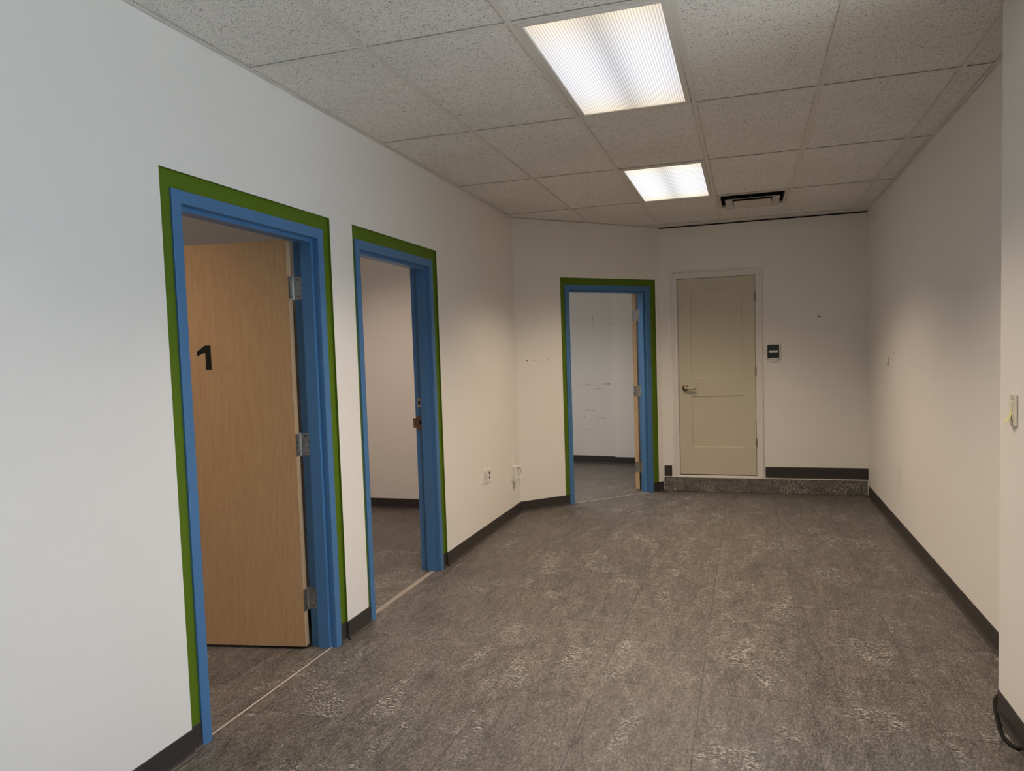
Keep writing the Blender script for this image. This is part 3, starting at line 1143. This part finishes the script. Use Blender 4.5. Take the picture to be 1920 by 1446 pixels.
M_VENT = painted('white_vent_enamel', (0.62, 0.58, 0.53), 0.45, 0)
g = MB()
ring(g, .290, .0005, .256, .0005)
ring(g, .256, .0005, .254, .020)
ring(g, .290, .0005, .290, .010)
make('vent_frame', g, M_VENT, vent)
g = MB()
ring(g, .218, -.028, .160, -.014)
ring(g, .218, -.028, .217, -.022)
ring(g, .217, -.022, .160, -.011)
ring(g, .160, -.014, .160, -.011)
make('louvre', g, M_VENT, vent)
g = MB()
g.quad([(-.150, -.150, -.034), (.150, -.150, -.034), (.150, .150, -.034), (-.150, .150, -.034)])
ring(g, .150, -.034, .149, -.029)
ring(g, .149, -.029, .110, -.022)
g.quad([(-.110, -.110, -.022), (.110, -.110, -.022), (.110, .110, -.022), (-.110, .110, -.022)])
make('centre_plate', g, M_VENT, vent)
g = MB()
g.box(-.27, .27, -.27, .27, .090, .1)
for s in (-1, 1):
    g.box(s * .262 - .002, s * .262 + .002, -.262, .262, .012, .09)
    g.box(-.262, .262, s * .262 - .002, s * .262 + .002, .012, .09)
make('duct_box', g, M_NEAR_BLACK, vent)  # painted near-black to hold the shade behind the louvres

# ------------------------------------------------------------------ thermostat
th_e = tag(empty('thermostat', MK @ T((.252, 0, 1.44))), 'white wall thermostat with black screen right of the beige door', 'thermostat')
g = MB()
g.box(-.067, .067, -.026, 0, -.078, .078)
make('body', g, M_PLASTIC, th_e, bevel=.004)
g = MB()
g.box(-.056, .056, -.0275, -.0255, -.066, .066)
make('screen', g, M_GLASSBLK, th_e, bevel=.0008, seg=1)
g = MB()
g.box(-.042, .044, -.0284, -.0274, -.010, .009)
make('screen_label', g, M_LABEL, th_e)
g = MB()
g.box(-.048, .042, -.018, 0, -.102, -.078)
make('lower_tab', g, M_PLASTIC, th_e, bevel=.003)

# ------------------------------------------------------------------ small wall holes and a scratch mark
def pinhole(mtx, label, group=None, r=.0045, dark=True):  # small dark wall holes, built as raised heads
    g = MB()
    g.tube([(0, 0, 0), (0, -.006, 0)], r * .6, 10)
    g.tube([(0, -.005, 0), (0, -.008, 0)], r, 12)
    o = make('pinhole', g, M_SCREW if dark else M_HINGE, matrix=mtx)
    return tag(o, label, 'pinhole', group)


pinhole(MK @ T((.682, 0, 1.765)), 'single dark screw hole in the back wall right of the thermostat', r=.008)
for s, lb in ((.114, 'first nail from the corner in the row on the diagonal wall'), (.189, 'second nail from the corner in the row on the diagonal wall'),
              (.269, 'third nail from the corner in the row on the diagonal wall'), (.346, 'nail nearest the green surround in the row on the diagonal wall')):
    pinhole(MD @ T((s, 0, 1.4285)), lb, 'pinholes left in the diagonal wall', .0045)
pinhole(MR @ T((-6.50, 0, 1.405)), 'tiny nail above the hook on the right wall', r=.004)
g = MB()
g.tube([(0, -.004, .045), (0, -.004, 0), (-.006, -.006, -.018), (-.022, -.012, -.020), (-.028, -.012, -.008)], .0028, 8)
g.tube([(0, 0, .035), (0, -.006, .035)], .004, 8)
tag(make('wall_scratch', g, M_HINGE, matrix=MR @ T((-6.72, 0, 1.325))), 'small curved hook hanging on the right wall', 'scratch')  # scratch mark on the wall, built as a raised wire

# ------------------------------------------------------------------ outlets
def plate(e, w_=.070, h_=.115, d_=.006, m_=None):
    g = MB()
    g.box(-w_ / 2, w_ / 2, -d_, 0, -h_ / 2, h_ / 2)
    return make('cover_plate', g, m_ or M_PLASTIC, e, bevel=.0025)


e = tag(empty('wall_plate', ML @ T((5.600, 0, .500))), 'blank white wall plate left of the two port data plate', 'wall plate')
plate(e, .074)
g = MB()
g.box(-.0165, .0165, -.0085, -.0055, -.033, .033)
make('insert', g, mat('greyed_insert', (.62, .59, .55), .5), e, bevel=.001)
e = tag(empty('wall_plate', ML @ T((5.684, 0, .500))), 'white wall plate with two dark data ports low on the left wall', 'wall plate')
plate(e, .074)
for z in (.019, -.019):
    g = MB()
    g.box(-.010, .010, -.0078, -.0058, z - .010, z + .010)
    make('data_port', g, M_NEAR_BLACK, e)
e = tag(empty('wall_outlet', ML @ T((6.335, 0, .440))), 'white outlet plate near the corner behind the plug-in device', 'outlet')
plate(e, .085, .20, .006)
e = tag(empty('plug_in_device', ML @ T((6.350, -.006, .415))), 'white plug-in device with round top on the corner outlet', 'plug-in')
g = MB()
pr = [(-.030, 0), (-.030, -.030), (-.022, -.042), (.022, -.042), (.030, -.030), (.030, 0)]
g.prism(pr, 'z', -.085, .06)
make('body', g, M_PLASTIC, e, bevel=.004)
g = MB()
g.tube([(0, -.045, .045), (0, -.045, .066)], [.026, .024], 20)
make('round_top', g, M_PLASTIC, e, bevel=.002)
g = MB()
g.box(-.006, .006, -.0715, -.069, -.004, .032)
g.box(-.014, .014, -.070, -.040, -.012, .040)
put('socket', join_mesh('socket', [(g, 0)], [M_PLASTIC]), e)
g = MB()
g.box(-.006, .006, -.0715, -.0695, .000, .026)
make('slot', g, M_NEAR_BLACK, e)
g = MB()
g.box(-.016, .016, -.062, -.040, -.060, -.030)
make('switch', g, M_PLASTIC, e, bevel=.003)

e = tag(empty('wall_plate', MR @ T((-6.275, 0, .470))), 'blank beige wall plate low on the right wall', 'wall plate')
plate(e, .070, .115, .008, mat('painted_plate', (.80, .775, .735), .5))
g = MB()
g.box(-.016, .016, -.0095, -.0075, -.033, .033)
make('insert', g, mat('painted_insert', (.76, .735, .69), .5), e, bevel=.0008)

# light switch with a curling note
e = tag(empty('light_switch', MP @ T((-3.119, 0, 1.226))), 'ivory light switch on the right pier with a yellow note', 'switch')
plate(e, .072, .118, .007, M_IVORY)
g = MB()
g.box(-.0165, .0165, -.0095, -.0065, -.034, .034)
make('dimmer_panel', g, M_IVORY, e, bevel=.001)
for z in (.040, .046, .052):
    g = MB()
    g.box(-.017, .013, -.0078, -.0068, z - .0012, z + .0012)
    make('groove', g, mat('groove_grey', (.35, .33, .28), .6), e)
g = MB()
g.box(.004, .007, -.0108, -.0094, -.005, .028)
make('slider', g, mat('slider_grey', (.42, .40, .34), .6), e)
nt_ = MB()
N = 10
top, wd = -.004, .026
pts = []
for k in range(N + 1):
    t_ = k / N
    z = top - .048 * t_ + .006 * t_ * t_
    y = -.0102 - .022 * t_ ** 2.0
    pts.append((y, z))
x0 = -.020
for thick in (0,):
    for (y0, z0), (y1, z1) in zip(pts, pts[1:]):
        nt_.quad([(x0, y0, z0), (x0 + wd, y0, z0), (x0 + wd, y1, z1), (x0, y1, z1)])
        nt_.quad([(x0, y0 + .0004, z0), (x0 + wd, y0 + .0004, z0), (x0 + wd, y1 + .0004, z1), (x0, y1 + .0004, z1)])
note = make('sticky_note', nt_, M_NOTE, matrix=MP @ T((-3.119, 0, 1.226)))
tag(note, 'small yellow sticky note curling off the light switch', 'note')

# ------------------------------------------------------------------ black cable at the pier corner
def spline(pts, sub=8):
    out_ = []
    P_ = [Vector(p) for p in pts]
    P_ = [P_[0]] + P_ + [P_[-1]]
    for i in range(1, len(P_) - 2):
        for k in range(sub):
            t_ = k / sub
            a, b, c, d = P_[i - 1], P_[i], P_[i + 1], P_[i + 2]
            out_.append(0.5 * ((2 * b) + (c - a) * t_ + (2 * a - 5 * b + 4 * c - d) * t_ ** 2 + (3 * b - a - 3 * c + d) * t_ ** 3))
    out_.append(P_[-2])
    return out_


g = MB()
g.tube(spline([(1.085, 3.60, .006), (1.03, 3.50, .006), (.968, 3.415, .006), (.938, 3.325, .006), (.912, 3.20, .006), (.894, 3.09, .006), (.897, 3.03, .006), (.915, 2.995, .006), (.935, 2.975, .012), (.925, 2.85, .006), (.915, 2.6, .006), (.910, 2.0, .006)]), .0075, 10)
tag(make('power_cable', g, M_RUBBER, smooth=True), 'black power cable curling round the pier corner on the floor', 'cable')
